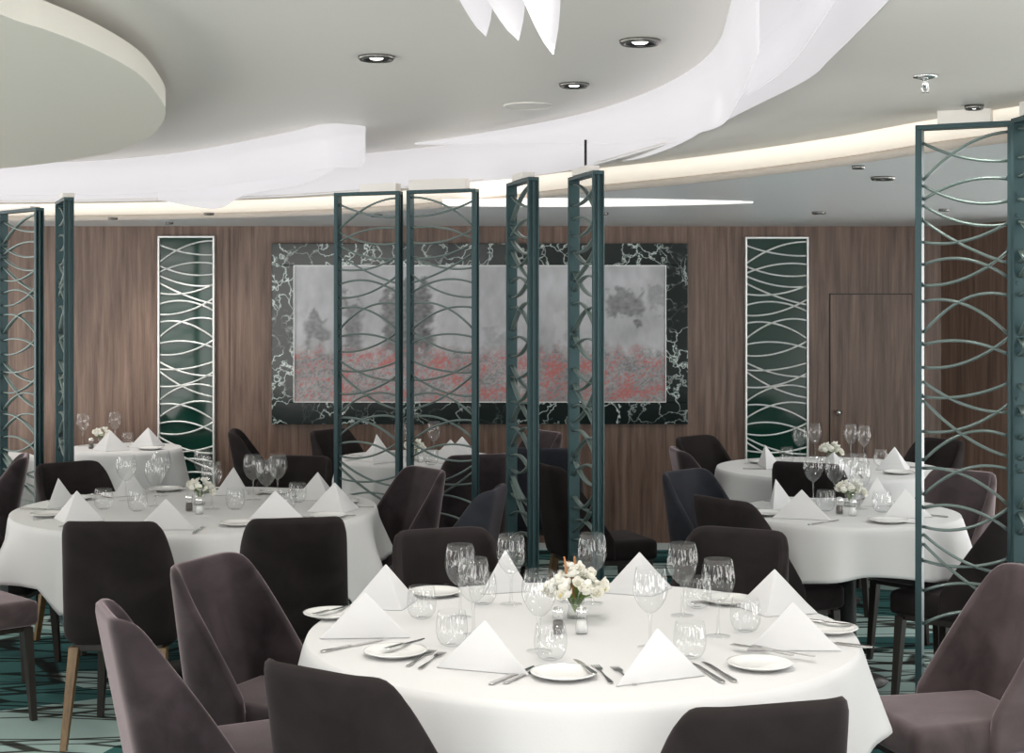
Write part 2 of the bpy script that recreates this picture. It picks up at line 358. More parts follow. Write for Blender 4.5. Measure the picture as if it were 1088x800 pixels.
# unseen lamps added to light the room (over the tables, behind the camera, in the dropped disc)
for (x, y, z, s) in ((.0,3.3,Z_NEAR,60),(-.9,2.6,Z_NEAR,50),(.35,2.2,Z_NEAR,40),(-2.3,4.4,2.38,30),(-3.3,6.6,2.38,60),(1.5,3.2,Z_OUT,50),(1.35,1.8,Z_OUT,35),(2.6,6.1,Z_FAR,50),(3.1,8.2,Z_FAR,30)):
    downlight((x,y), z-.0, 'added unseen ceiling downlight outside the picture', .05, s)
# slot light
bm = bmesh.new(); a = []; 
for i in range(25):
    t = i/24; px = 470+330*t; w = 4.2*math.sin(PI*min(1,.25+.75*t))**.8
    a.append((P(px,214.5-w*.9,Z_FAR), P(px,214.5+w,Z_FAR)))
a = [((p.x,p.y),(q_.x,q_.y)) for p, q_ in a]
prism(bm, [p for p, _ in a]+[q_ for _, q_ in a][::-1], Z_FAR-.006, Z_FAR); tag(obj('ceiling_slot_light', bm, SLOT), 'long thin lens shaped white light in the far ceiling', 'ceiling light')
# speaker ring
p = P(562,112,Z_NEAR); bm = bmesh.new(); lathe(bm, [(0,-.002),(.095,-.003),(.10,-.006),(.108,-.004),(.11,0),(0,0)], 40)
o = obj('ceiling_speaker', bm, CEIL, None, smooth=False); o.location = p; tag(o, 'round flush white speaker grille in the near ceiling', 'speaker')
# sprinkler
p = P(983,80,Z_OUT); t = thing('ceiling_sprinkler','chrome sprinkler head on the grey ceiling at right','sprinkler',(p.x,p.y,Z_OUT))
bm = bmesh.new(); lathe(bm, [(0,-.008),(.014,-.011),(.033,-.007),(.035,0),(0,0)], 28); obj('escutcheon', bm, CHROME, t, smooth=True)
bm = bmesh.new(); lathe(bm, [(0,-.044),(.004,-.043),(.006,-.03),(.009,-.026),(.009,-.01),(0,-.01)], 16); obj('nozzle', bm, CHROME, t, smooth=True)
bm = bmesh.new(); lathe(bm, [(0,-.050),(.011,-.049),(.011,-.047),(0,-.046)], 16)
for s in (-1,1): tube(bm, [(s*.007,0,-.026),(s*.010,0,-.036),(s*.003,0,-.048)], .0012, 5)
obj('deflector', bm, CHROME, t)

# ------------------------------------------------------------------ framed picture
yw = Y_WALL
fx0, fx1, fz0, fz1 = PX(290,yw), PX(730,yw), PZ(450,yw), PZ(259,yw)
ix0, ix1, iz0, iz1 = PX(313,yw), PX(707,yw), PZ(427,yw), PZ(282,yw)
t = thing('framed_picture', 'wide grey and red abstract painting in a veined black marble surround', 'picture', ((fx0+fx1)/2, yw, (fz0+fz1)/2))
ox, oz = t.location.x, t.location.z
bm = bmesh.new()
for x0,x1,z0,z1 in ((fx0,fx1,iz1,fz1),(fx0,fx1,fz0,iz0),(fx0,ix0,iz0,iz1),(ix1,fx1,iz0,iz1)): box(bm, x0-ox,x1-ox,-.05,0,z0-oz,z1-oz)
obj('marble_surround', bm, MARBLE, t, bevel=.003)
bm = bmesh.new()
for x0,x1,z0,z1 in ((ix0,ix1,iz1-.004,iz1),(ix0,ix1,iz0,iz0+.004),(ix0,ix0+.004,iz0,iz1),(ix1-.004,ix1,iz0,iz1)): box(bm, x0-ox,x1-ox,-.056,-.04,z0-oz,z1-oz)
obj('inner_edge', bm, SILV, t)
bm = bmesh.new(); NX, NZ = 300, 110
gv = [[bm.verts.new((ix0+(ix1-ix0)*i/NX-ox, -.045, iz0+(iz1-iz0)*j/NZ-oz)) for i in range(NX+1)] for j in range(NZ+1)]
for j in range(NZ):
    for i in range(NX): bm.faces.new((gv[j][i],gv[j][i+1],gv[j+1][i+1],gv[j+1][i]))
from mathutils import noise as mn
me = bpy.data.meshes.new('canvas'); bmesh.ops.recalc_face_normals(bm, faces=bm.faces[:]); bm.to_mesh(me); bm.free()
ca = me.color_attributes.new('paint', 'FLOAT_COLOR', 'POINT')
towers = ((22,60,28,50),(52,78,52,42),(92,112,40,60),(104,128,55,55),(150,158,50,20),(262,300,14,50))
for k, v in enumerate(me.vertices):
    u = (v.co.x+ox-ix0)/(ix1-ix0)*394; w = (iz1-(v.co.z+oz))/(iz1-iz0)*146      # photo-like units across / down
    n1 = mn.fractal(Vector((u*.02,w*.02,0)),1,2,4); n2 = mn.fractal(Vector((u*.12,w*.06,5)),1,2,3); n3 = mn.noise(Vector((u*.22,w*.3,9)))
    g = .52+.13*n1+.06*n2
    c = Vector((g*.97,g*.98,g*1.03))
    n4 = mn.fractal(Vector((u*.07+9,w*.10,2)),1,2,5); uu = u+n4*6; ww = w+n2*9+n4*12
    def blob(x0,x1,y0,y1,s=5): return max(0,min(1,(uu-x0)/s,(x1-uu)/s,(ww-y0)/s,(y1-ww)/s))
    for x0,x1,y0,y1,dk in ((10,38,52,100,.62),(52,74,34,98,.6),(92,118,25,96,.72),(112,146,14,100,.78),(138,150,40,90,.6),(330,372,25,58,.6),(375,394,20,50,.35),(200,232,70,100,.3)):
        c *= 1-dk*blob(x0,x1,y0,y1)*(.85+.3*n3)
    for x0,x1,y0,y1,dk in ((144,154,18,88,.5),(276,290,50,90,.5),(150,158,60,92,.4),(300,330,40,66,.3),(16,40,78,100,.45),(0,20,45,60,.3)):
        c = c.lerp(Vector((.66,.66,.68)), dk*blob(x0,x1,y0,y1,4))
    if w > 84+8*n2:
        t_ = min(1,(w-84-8*n2)/14); c = c.lerp(Vector((.30,.29,.30))*(1+.5*n1+.4*n3), t_*.8)
        f = .7*mn.noise(Vector((u*.05+.37*w*.02,w*.08+u*.013,31)))+.8*mn.noise(Vector((u*.33+w*.11,w*.37-u*.05,17)))+.6*mn.noise(Vector((u*.8-w*.2,w*.9+u*.17,3)))
        if f > .05: c = c.lerp(Vector((.58,.12,.10)), min(.75,(f-.05)*2.6)*t_)
        elif f < -.35: c = c.lerp(Vector((.10,.11,.11)), .5*t_)
    ca.data[k].color = (max(0,c.x),max(0,c.y),max(0,c.z),1)
me.materials.append(m_attr('painted_canvas', .4)); link(bpy.data.objects.new('canvas', me), t)

# ------------------------------------------------------------------ arc lattice (screens and wall panels)
ARCS = [(12,34,-5),(51,4,9),(72,53,7),(57,76,-7),(78,100,-7),(94,140,-4),(117,98,-7),(141,155,10),(163,128,-8),(180,214,11),(213,174,13),(226,235,7),(250,218,-8),
        (265,295,-7),(281,265,-5),(285,341,-7),(318,287,-8),(349,320,13),(357,391,9),(385,354,11),(399,417,9),(419,395,-9),(427,463,-7),(455,447,-6),(437,497,-5),
        (487,482,7),(522,509,8),(557,530,-8),(565,600,-7),(600,580,8),(592,640,-8),(650,615,10),(640,668,8),(672,690,9),(700,668,-7)]
def arc_bm(w, top, yl, yr, b, ra, rb):
    bm = bmesh.new(); pts = []
    for i in range(13):
        u = i/12; y = yl+(yr-yl)*u - b*4*u*(1-u)*1.25
        pts.append((-w/2+w*u, 0, top-y/320))
    tube(bm, pts, ra, 6, flat=rb); return bm
def screen(pa, pb, top, label, flip=False, rod=False, ceil=Z_OUT, head=(.2,.8)):
    pa, pb = Vector((*pa,0)), Vector((*pb,0)); w = (pb-pa).length; mid = (pa+pb)/2; ang = math.atan2(pb.y-pa.y, pb.x-pa.x)
    t = thing('lattice_screen', label, 'screen', mid, ang, 'teal metal lattice screens')
    for s in (-1,1):
        bm = bmesh.new(); x = s*w/2
        a, b = sorted((x, x-s*.005)); box(bm, a+s*.0, b, -.024, .024, 0, top)
        a, b = sorted((x-s*.002, x+s*.016)); box(bm, a, b, -.025, -.019, 0, top); box(bm, a, b, .019, .025, 0, top); box(bm, a, b-.004*(s>0), -.005, .005, 0, top)
        obj('post', bm, TEAL, t, bevel=.001, seg=1)
    bm = bmesh.new(); box(bm, -w/2-.016, w/2+.016, -.025, .025, top, top+.016); obj('top_rail', bm, TEAL, t, bevel=.001, seg=1)
    bm = bmesh.new(); box(bm, -w/2, w/2, -.024, .024, .0, .03); obj('bottom_rail', bm, TEAL, t, bevel=.001, seg=1)
    for yl, yr, b in ARCS:
        if flip: yl, yr = yr, yl
        if top-max(yl,yr)/320 < .04: continue
        obj('curved_bar', arc_bm(w-.012, top-.005, yl, yr, b, .0052, .013), ARC, t, smooth=True)
    bm = bmesh.new()
    for s in (-1,1):
        for yl, yr, b in ARCS[2::3]:
            z = top-(yl if s < 0 else yr)/320
            if z < .05: continue
            lathe(bm, [(0,.003),(.005,.003),(.006,0)], 8, Matrix.Translation((s*(w/2-.006),-.012,z))@Matrix.Rotation(-s*PI/2,4,'Y'))
    obj('bolts', bm, TEAL, t)['kind'] = 'stuff'
    bm = bmesh.new(); box(bm, -w/2+w*head[0], -w/2+w*head[1], -.03, .03, top+.016, ceil); obj('ceiling_bracket', bm, CEIL, t)
    if rod:
        bm = bmesh.new(); tube(bm, [(0,0,ceil),(0,0,ceil+rod)], .006, 8); obj('hanger_rod', bm, BLACKM, t)
def sp(px, Y): return (PX(px,Y), Y)
screen(sp(979,5.0), sp(1073,4.88), 2.232, 'large pale teal lattice screen behind the right hand mauve chair', ceil=2.29)
screen(sp(1084,4.80), sp(1130,4.50), 2.232, 'lattice screen cut off by the right edge of the picture', True, ceil=2.29)
screen(sp(360,7.62), sp(423,7.5), 2.205, 'left leaf of the grey lattice screens before the picture', ceil=2.26, head=(.4,1.0))
screen(sp(437,7.5), sp(504,7.38), 2.208, 'right leaf of the grey lattice screens before the picture', True, ceil=2.275, head=(0,.9))
screen(sp(544,7.02), sp(566,6.68), 2.205, 'narrow edge-on teal lattice screen left of the flowers', ceil=2.25, head=(.3,.8))
screen(sp(610,6.70), sp(635,6.36), 2.205, 'narrow edge-on teal lattice screen, taller, behind the flowers', True, rod=.12, ceil=2.25, head=(.2,.8))
screen(sp(4,8.45), sp(41,8.15), 2.165, 'pale lattice screen at the left edge of the picture', ceil=Z_FAR, head=(.0,.9))
screen(sp(64,8.05), sp(73,7.72), 2.19, 'slim edge-on teal lattice screen before the far left table', True, ceil=2.23, head=(.6,1.0))
def wall_panel(x0, x1, ytop, label):
    X0, X1 = PX(x0,yw), PX(x1,yw); w = X1-X0; zt, zb = PZ(ytop,yw), .12
    t = thing('wall_lattice_panel', label, 'wall panel', ((X0+X1)/2, yw, zb), 0, 'mirrored lattice wall panels'); h = zt-zb
    bm = bmesh.new(); box(bm, -w/2+.01, w/2-.01, -.02, 0, .01, h-.01); obj('mirror_glass', bm, MIRROR, t)
    bm = bmesh.new(); f_ = .012
    for a,b,c,d_ in ((-w/2,w/2,h-f_,h),(-w/2,w/2,0,f_),(-w/2,-w/2+f_,f_,h-f_),(w/2-f_,w/2,f_,h-f_)): box(bm, a,b,-.045,0,c,d_)
    obj('frame', bm, SILV, t, bevel=.002)
    for yl, yr, b in ARCS:
        if h-max(yl,yr)/320*1.0 < .04: continue
        ar = obj('curved_bar', arc_bm(w-2*f_+.01, h-.02, yl*1.0, yr*1.0, b*1.1, .0062, .006), SILV, t, smooth=True); ar.location.y = -.032
wall_panel(169, 229, 251, 'mirrored green panel with silver arcs on the left of the wall')
wall_panel(791, 858, 252, 'mirrored dark panel with silver arcs right of the picture')

# ------------------------------------------------------------------ chairs
def make_chair(fab, legm):
    t = thing('dining_chair', '', 'chair')
    w, L, r, th = .214, .245, .10, .042
    path = []                                   # outer U (x, y, inward normal)
    for i in range(7): path.append((-w, L-(L-r)*i/7, 1, 0))
    for i in range(6):
        a = PI+PI/2*i/5*1.0; path.append((-w+r+r*math.cos(a), r+r*math.sin(a), -math.cos(a), -math.sin(a)))
    for i in range(1,8): path.append((-w+r+(2*w-2*r)*i/8, 0, 0, 1))
    for i in range(6):
        a = 3*PI/2+PI/2*i/5; path.append((w-r+r*math.cos(a), r+r*math.sin(a), -math.cos(a), -math.sin(a)))
    for i in range(1,8): path.append((w, r+(L-r)*i/7, -1, 0))
    zb = .385; rows = 9; bm = bmesh.new()
    def col(x, y, nx, ny):
        yy = max(0, y-.055)/(L-.055); zt = .862-.36*yy-.018*min(1,y/.06)**2
        o_, i_ = [], []
        for k in range(rows+1):
            z = zb+(zt-zb)*k/rows; s = (z-.42)/.44
            tap = 1-.07*max(0,s)-.10*max(0,.42-z)/.05*.3; lean = -.085*s*max(0,1-y/L*.6)
            o_.append(bm.verts.new((x*tap, y-.27+lean, z)))
            tk = th*(1.25-.5*k/rows)
            i_.append(bm.verts.new(((x+nx*tk)*tap, y+ny*tk-.27+lean, z+.004)))
        return o_, i_
    cols = [col(*p) for p in path]
    for (a, b), (c, d_) in zip(cols, cols[1:]):
        for k in range(rows):
            bm.faces.new((a[k],c[k],c[k+1],a[k+1])); bm.faces.new((d_[k],b[k],b[k+1],d_[k+1]))
        bm.faces.new((a[-1],c[-1],d_[-1],b[-1])); bm.faces.new((c[0],a[0],b[0],d_[0]))
    for (a, b) in (cols[0], cols[-1]):
        for k in range(rows): bm.faces.new((a[k],a[k+1],b[k+1],b[k]))
    obj('backrest', bm, fab, t, smooth=True, sub=1)
    bm = bmesh.new(); box(bm, -.175, .175, -.225, .215, .375, .475)
    bmesh.ops.bevel(bm, geom=bm.edges[:], offset=.035, segments=4, affect='EDGES', profile=.6)
    for v in bm.verts:
        if v.co.z > .46: v.co.z += .016*(1-(v.co.x/.19)**2)*(1-((v.co.y-.0)/.24)**2)
        if v.co.y > .06: v.co.x *= 1+.13*min(1,(v.co.y-.06)/.05)
    obj('seat', bm, fab, t, smooth=True)
    bm = bmesh.new(); box(bm, -.17, .17, -.21, .19, .355, .385); obj('seat_frame', bm, LEGD, t, bevel=.004)
    for sx in (-1,1):
        for sy in (-1,1):
            bm = bmesh.new(); a = .019; b = .012; tx, ty = sx*.165, (.17 if sy > 0 else -.20); bx, by = sx*.185, (.19 if sy > 0 else -.27)
            top = [bm.verts.new((tx+p*a, ty+q_*a, .372)) for p, q_ in ((-1,-1),(1,-1),(1,1),(-1,1))]
            bot = [bm.verts.new((bx+p*b, by+q_*b, 0)) for p, q_ in ((-1,-1),(1,-1),(1,1),(-1,1))]
            bm.faces.new(top); bm.faces.new(bot[::-1])
            for i in range(4): bm.faces.new((bot[i],bot[(i+1)%4],top[(i+1)%4],top[i]))
            obj('leg', bm, LEGW if (sy < 0 and legm) else LEGD, t, bevel=.002)
    return reg(t)
CH = {'dark': make_chair(DARKV, True), 'mauve': make_chair(MAUVEV, False), 'navy': make_chair(NAVYV, False), 'plum': make_chair(PLUMV, False)}
def chair(kind, X, Y, label, at=None, face=None, group=None):
    """X, Y: where the top of the backrest stands; at: table centre it faces"""
    f = Vector((at[0]-X, at[1]-Y)).normalized() if at else Vector((math.cos(math.radians(face)), math.sin(math.radians(face))))
    rz = math.atan2(f.y, f.x)-PI/2; SEATS.append((X+f.x*.35, Y+f.y*.35, rz))
    inst(CH[kind], label, 'chair', (X+f.x*.35, Y+f.y*.35, 0), rz, group)
T1, T2, T3, T4, T5, T8, T6 = (.19,4.18), (-1.41,6.74), (1.47,6.62), (1.77,8.42), (-.57,9.0), (-2.48,9.62), (-3.28,8.95)
G1, G2, G3, G4, G5 = 'chairs around the front table', 'chairs around the left table', 'chairs around the near right table', 'chairs around the far tables', 'chairs behind the centre screens'
chair('dark', -.265, 5.36, 'dark chair behind the front table, left of the flowers', T1, group=G1)
chair('dark', .825, 5.36, 'dark chair behind the front table, right of the flowers', T1, group=G1)
chair('plum', -.99, 4.72, 'plum velvet chair with lit inner back, left of the front table', (.3,4.1), group=G1)
chair('plum', -1.07, 3.92, 'plum chair seen side-on at the lower left with its narrow back edge', face=24, group=G1)
chair('dark', -.44, 3.27, 'dark chair back at the bottom edge, left of centre', T1, group=G1)
chair('dark', .53, 2.98, 'dark chair back at the bottom edge, right of centre', T1, group=G1)
chair('mauve', 1.60, 4.50, 'large mauve velvet chair right of the front table', (.3,4.12), group=G1)
chair('mauve', 1.36, 3.22, 'mauve chair mostly cut off at the bottom right corner', T1, group=G1)
chair('dark', -1.48, 5.50, 'dark chair with brown wooden legs in front of the left table', (-1.45,6.7), group=G2)
chair('dark', -.80, 5.60, 'dark chair behind the plum chair, at the right front of the left table', (-1.05,6.7), group=G2)
chair('plum', -.39, 7.345, 'plum velvet chair right of the left table before the screens', (-1.6,6.5), group=G2)
chair('dark', -1.10, 7.95, 'low dark chair back behind the left table, partly hidden', T2, group=G2)
chair('dark', -2.27, 7.62, 'dark chair behind the left table beside the slim screen', T2, group=G2)
chair('mauve', -2.42, 5.75, 'mauve chair seat cut off at the left edge before the left table', T2, group=G2)
chair('dark', -2.66, 6.85, 'dark chair at the left edge beside the white tablecloth', T2, group=G2)
chair('plum', -2.56, 7.98, 'plum chair seen side-on before the screen at the left edge', face=195, group=G4)
chair('navy', .80, 7.25, 'tall blue-black chair left of the near right table', T3, group=G3)
chair('dark', .83, 6.2, 'dark chair in front of the blue-black chair', T3, group=G3)
chair('mauve', 2.20, 7.25, 'pale mauve chair right of the near right table behind the large screen', T3, group=G3)
chair('dark', 2.08, 5.95, 'dark chair whose back hides behind the large right screen', T3, group=G3)
chair('dark', 1.08, 9.15, 'dark chair against the wall right of the marble picture', T4, group=G4)
chair('plum', .89, 8.35, 'plum chair top showing above the blue-black chair', T4, group=G4)
chair('dark', 1.47, 7.58, 'dark chair between the two right hand tables', (1.9,8.42), group=G4)
chair('dark', 2.58, 8.95, 'dark chair far right behind the large screen', T4, group=G4)
chair('dark', -1.80, 9.58, 'dark slanted chair left of the marble picture', face=6, group=G4)
chair('dark', -1.20, 9.62, 'dark upright chair under the left end of the marble picture', face=-35, group=G4)
chair('plum', -.16, 8.0, 'plum chair back just right of the centre screens', T5, group=G5)
chair('navy', .17, 8.35, 'upright blue-black chair between the two edge-on screens', face=82, group=G5)
chair('plum', .25, 9.5, 'plum chair top against the wall between the edge-on screens', T5, group=G5)
chair('navy', -.045, 6.56, 'slanted blue-black chair before the left edge-on screen', face=167, group=G5)
chair('dark', .14, 7.55, 'dark slanted chair behind the wine glasses between the screens', face=20, group=G5)

# ------------------------------------------------------------------ tables
def table(c, R, drop, label, clabel, folds, seed, low=.0):
    t = thing('round_table', label, 'table', (c[0],c[1],0), 0, 'round dining tables')
    bm = bmesh.new(); lathe(bm, [(0,.715),(R-.012,.715),(R-.004,.72),(R-.004,.737),(R-.01,.741),(0,.741)], 48); obj('tabletop', bm, LEGD, t)
    bm = bmesh.new(); lathe(bm, [(0,.04),(.06,.04),(.045,.10),(.04,.6),(.09,.69),(.16,.715),(0,.715)], 24); obj('pedestal', bm, BLACKM, t, smooth=True)
    bm = bmesh.new(); q_ = .26 if R > .7 else .17; lathe(bm, [(0,0),(q_,0),(q_+.01,.012),(.10,.035),(0,.042)], 32); obj('base', bm, BLACKM, t, smooth=True)
    rnd = random.Random(seed); ph = [rnd.uniform(0,2*PI) for _ in range(4)]
    bm = bmesh.new(); n = 144; rings = [[bm.verts.new((0,0,Z_TOP))]]
    for r in (R*.3,R*.6,R*.85,R*.96,R-.004): rings.append([bm.verts.new((r*math.cos(2*PI*i/n),r*math.sin(2*PI*i/n),Z_TOP)) for i in range(n)])
    steps = 14
    for k in range(steps+1):
        s = k/steps; ring = []
        for i in range(n):
            a = 2*PI*i/n
            f = (.5+.5*math.cos(folds*a+ph[0]+.5*math.sin(2*a+ph[1])))**1.6 + .35*(.5+.5*math.cos((folds*2+1)*a+ph[2]))
            amp = s**1.1
            rr = R+.006*math.sin(min(1,k/1.5)*PI/2)+.018*s+.055*amp*(f-.25)*(drop/.3)*1.3
            dz = drop*(1+.10*math.cos(4*a+ph[3])+low*(-math.sin(a)))*s
            px_, py_ = c[0]+rr*math.cos(a), c[1]+rr*math.sin(a); lift = 0      # the cloth lies over a pushed-in seat
            for sx, sy, sr in SEATS:
                dx, dy = px_-sx, py_-sy; lx, ly = dx*math.cos(sr)+dy*math.sin(sr), -dx*math.sin(sr)+dy*math.cos(sr)
                if ly > -.3: lift = max(lift, 1-min(1,max(0,max(abs(lx)-.25, ly-.24)/.06)))
            cap = .235*s
            dz = dz+(min(dz,cap)-dz)*lift
            z = Z_TOP-.004*(k > 0)-dz
            ring.append(bm.verts.new((rr*math.cos(a), rr*math.sin(a), z)))
        rings.append(ring)
    for i in range(n): bm.faces.new((rings[0][0], rings[1][i], rings[1][(i+1)%n]))
    for A, B in zip(rings[1:], rings[2:]):
        for i in range(n): j = (i+1)%n; bm.faces.new((A[i],B[i],B[j],A[j]))
    o = obj('tablecloth', bm, CLOTH, None, smooth=True, recalc=False); o.location = (c[0],c[1],0)
    md = o.modifiers.new('s','SOLIDIFY'); md.thickness = .002; md.offset = -1
    tag(o, clabel, 'tablecloth', 'white tablecloths'); return t
table(T1, .755, .26, 'large round dining table in front under a white cloth', 'white cloth on the large front table', 9, 3)
table(T2, .80, .40, 'large round dining table at left under a white cloth', 'white cloth on the large left table', 9, 5)
table(T3, .485, .215, 'small round table near right under a white cloth', 'white cloth on the small near right table', 8, 11)
table(T4, .62, .25, 'round table far right under a white cloth', 'white cloth on the far right table', 8, 12)
table(T5, .47, .24, 'small round table behind the centre screens', 'white cloth on the table behind the centre screens', 7, 13)
table(T8, .36, .26, 'small round table at the far left near the wall', 'greyish white cloth on the small far left table', 6, 14)
table(T6, .42, .26, 'round table mostly cut off behind the left edge screen', 'white cloth on the table behind the left edge screen', 6, 15)

# ------------------------------------------------------------------ tableware prototypes
def glass_proto():
    t = thing('wine_glass','', 'wine glass')
    pr = [(.004,.092),(.015,.096),(.030,.111),(.041,.131),(.0465,.152),(.0455,.174),(.0415,.196),(.0380,.212)]
    ins = []
    bm = bmesh.new(); lathe(bm, [(0,.0915)]+pr+[(.0373,.2126)], 28); obj('bowl', bm, GLASS, t, smooth=True)
    bm = bmesh.new(); lathe(bm, [(.0075,.004),(.0045,.02),(.0036,.05),(.0042,.08),(.008,.0935)], 12); obj('stem', bm, GLASS, t, smooth=True)
    bm = bmesh.new(); lathe(bm, [(.0345,.0002),(.034,.0012),(.02,.0025),(.008,.0045),(0,.006)], 28); obj('foot', bm, GLASS, t, smooth=True)
    return reg(t)
def tumbler_proto():
    pr = [(0,.002),(.018,.002),(.030,.007),(.039,.022),(.0425,.042),(.0415,.064),(.0380,.084),(.0358,.093)]
    bm = bmesh.new(); lathe(bm, [(0,.004),(.012,.0035),(.017,0)]+pr[2:]+[(.0350,.0935)], 28); o = obj('stemless_glass', bm, GLASS, None, smooth=True); return reg(o)
def napkin_proto():
    bm = bmesh.new(); A = Vector((0,.012,.128)); Lf = Vector((-.125,.03,0)); Rt = Vector((.125,.03,0)); Fr = Vector((0,-.082,0)); T = .0035
    for g, hz, sh in ((1,1,0),(1.035,.90,.0)):          # two nested folds of the cloth
        v = [bm.verts.new((p.x*g, (p.y-.01)*g+.01, p.z*hz)) for p in (A,Lf,Rt,Fr)]
        for f in ((0,1,3),(0,3,2),(0,2,1),(1,2,3)): bm.faces.new([v[q_] for q_ in f])
    o = obj('folded_napkin', bm, NAPKIN, None, bevel=.0035, seg=3, smooth=True); return reg(o)
def plate_proto():
    bm = bmesh.new(); lathe(bm, [(0,0),(.05,0),(.055,.003),(.078,.011),(.082,.013),(.082,.015),(.076,.0145),(.056,.007),(.05,.0055),(0,.005)], 40)
    o = obj('bread_plate', bm, PORC, None, smooth=True); return reg(o)
def extr(bm, prof, z0=.001, th=.0022, dome=.0):
    prism(bm, prof, z0, z0+th)
def sym(pts): return pts+[(-x,y) for x, y in pts[::-1]]
def fork_proto():
    t = thing('fork','','fork'); L_ = .19
    bm = bmesh.new(); extr(bm, sym([(.004,-.095),(.0065,-.088),(.0055,-.06),(.0028,-.02),(.0025,.03),(.007,.042),(.0115,.052),(.0118,.062)][::-1])); obj('handle', bm, STEEL, t, bevel=.0008, seg=2)
    for k in range(4):
        x = -.0095+.0063*k; bm = bmesh.new(); extr(bm, [(x-.0014,.061),(x+.0014,.061),(x+.0009,.094),(x-.0009,.094)], .001, .0018); obj('tine', bm, STEEL, t)
    return reg(t)
def knife_proto(L_=.215, name='dinner_knife'):
    h = L_/2; t = thing(name,'','knife')
    bm = bmesh.new(); extr(bm, sym([(.005,-h),(.0078,-h+.01),(.007,-h*.5),(.0052,-.005)][::-1]), .0005, .0048); obj('handle', bm, STEEL, t, bevel=.0018, seg=3)
    bm = bmesh.new(); extr(bm, [(-.0045,-.006),(.0045,-.006),(.0095,.01),(.0095,h*.7),(.005,h*.93),(-.0035,h),(-.0045,h*.6)], .001, .0016); obj('blade', bm, STEEL, t)
    return reg(t)
def spoon_proto():
    t = thing('teaspoon','','spoon')
    bm = bmesh.new(); extr(bm, sym([(.0035,-.07),(.0055,-.064),(.004,-.035),(.0022,.03)][::-1])); obj('handle', bm, STEEL, t, bevel=.0008)
    bm = bmesh.new(); lathe(bm, [(0,-.0),(.008,.0012),(.0145,.0045),(.0145,.0052),(.008,.002),(0,.001)], 20, Matrix.Translation((0,.048,.001))@Matrix.Diagonal((1,1.5,1,1))); obj('bowl', bm, STEEL, t, smooth=True)
    return reg(t)
def shaker_proto(name, fill):
    t = thing(name,'','shaker')
    bm = bmesh.new(); lathe(bm, [(0,0),(.016,0),(.0185,.004),(.017,.02),(.015,.04),(.0165,.052),(.013,.056)], 16); obj('glass_body', bm, GLASS, t, smooth=True)
    bm = bmesh.new(); lathe(bm, [(0,.003),(.0145,.003),(.0145,.02),(.013,.036),(0,.037)], 16); obj('contents', bm, fill, t, smooth=True)
    bm = bmesh.new(); lathe(bm, [(.0155,.052),(.0165,.054),(.0165,.064),(.012,.072),(0,.075)], 16); obj('cap', bm, CHROME, t, smooth=True)
    return reg(t)
def blossom_bm(r, seed):
    rn = random.Random(seed); bm = bmesh.new()
    for layer, (n, tilt, s) in enumerate(((5,.35,1),(4,.85,.75))):
        for k in range(n):
            a = 2*PI*k/n+layer*.6+rn.uniform(-.15,.15); M = Matrix.Rotation(a,4,'Z')@Matrix.Rotation(-tilt-rn.uniform(0,.25),4,'Y')
            L_ = r*s; pts = [(0,0,0),(L_*.4,-L_*.36,.04*L_),(L_*.8,-L_*.36,.16*L_),(L_,0,.2*L_),(L_*.8,L_*.36,.16*L_),(L_*.4,L_*.36,.04*L_)]
            c = bm.verts.new(M@Vector((L_*.55,0,-.04*L_))); v = [bm.verts.new(M@Vector(p)) for p in pts]
            for i in range(6): bm.faces.new((c,v[i],v[(i+1)%6]))
    return bm
def flowers_proto(hgt, spread, n, seed, twigs=False):
    rn = random.Random(seed); t = thing('flower_arrangement','','flowers')
    bm = bmesh.new(); lathe(bm, [(0,0),(.026,0),(.028,.004),(.022,.03),(.026,.062),(.0245,.062),(.020,.03),(.025,.006),(0,.005)], 20); obj('vase', bm, GLASS, t, smooth=True)
    bm = bmesh.new(); heads = []
    for k in range(n):
        a = rn.uniform(0,2*PI); d_ = spread*math.sqrt(rn.random()); h = hgt*(1-.5*(d_/spread)**1.3)*rn.uniform(.8,1)
        p = Vector((d_*math.cos(a), d_*math.sin(a)*.8, h)); heads.append(p)
        tube(bm, [(0,0,.012),(p.x*.3,p.y*.3,.06),(p.x,p.y,p.z-.004)], .0013, 5)
    obj('stems', bm, STEMM, t)['kind'] = 'stuff'
    for k, p in enumerate(heads):
        o = obj('blossom', blossom_bm(.025*rn.uniform(.8,1.15), seed*50+k), PETAL, t, recalc=False); o.location = p
        o.rotation_euler = (rn.uniform(-.4,.4)+.9*(-p.y<0)*0+.7, rn.uniform(-.4,.4)+p.x*8, rn.uniform(0,6))
        bm = bmesh.new(); bmesh.ops.create_icosphere(bm, subdivisions=1, radius=.0035); c = obj('core', bm, CORE, o); c.location = (0,0,.004)
    for k in range(5):
        a = rn.uniform(0,2*PI); bm = bmesh.new(); v = [bm.verts.new(x) for x in ((0,0,0),(.012,.02,.004),(.0,.05,-.004),(-.012,.02,.004))]; bm.faces.new((v[0],v[1],v[2],v[3]))
        o = obj('leaf', bm, STEMM, t, recalc=False); o.location = (.02*math.cos(a),.02*math.sin(a),.07); o.rotation_euler = (.3,0,a)
    if twigs:
        for k in range(5):
            bm = bmesh.new(); x = -.028+.008*k; tube(bm, [(x*.3,0,.05),(x,.004*k,.13),(x-.006+.006*(k%2),.01,.175-.012*(k%3))], [.003,.0040,.0025], 6); obj('twig', bm, TWIG, t)
    return reg(t)
WG, TB, NP, PL, FK, KN, BK = glass_proto(), tumbler_proto(), napkin_proto(), plate_proto(), fork_proto(), knife_proto(), knife_proto(.165,'butter_knife')
SH1, SH2 = shaker_proto('pepper_shaker', PEPPER), shaker_proto('salt_shaker', SALT)
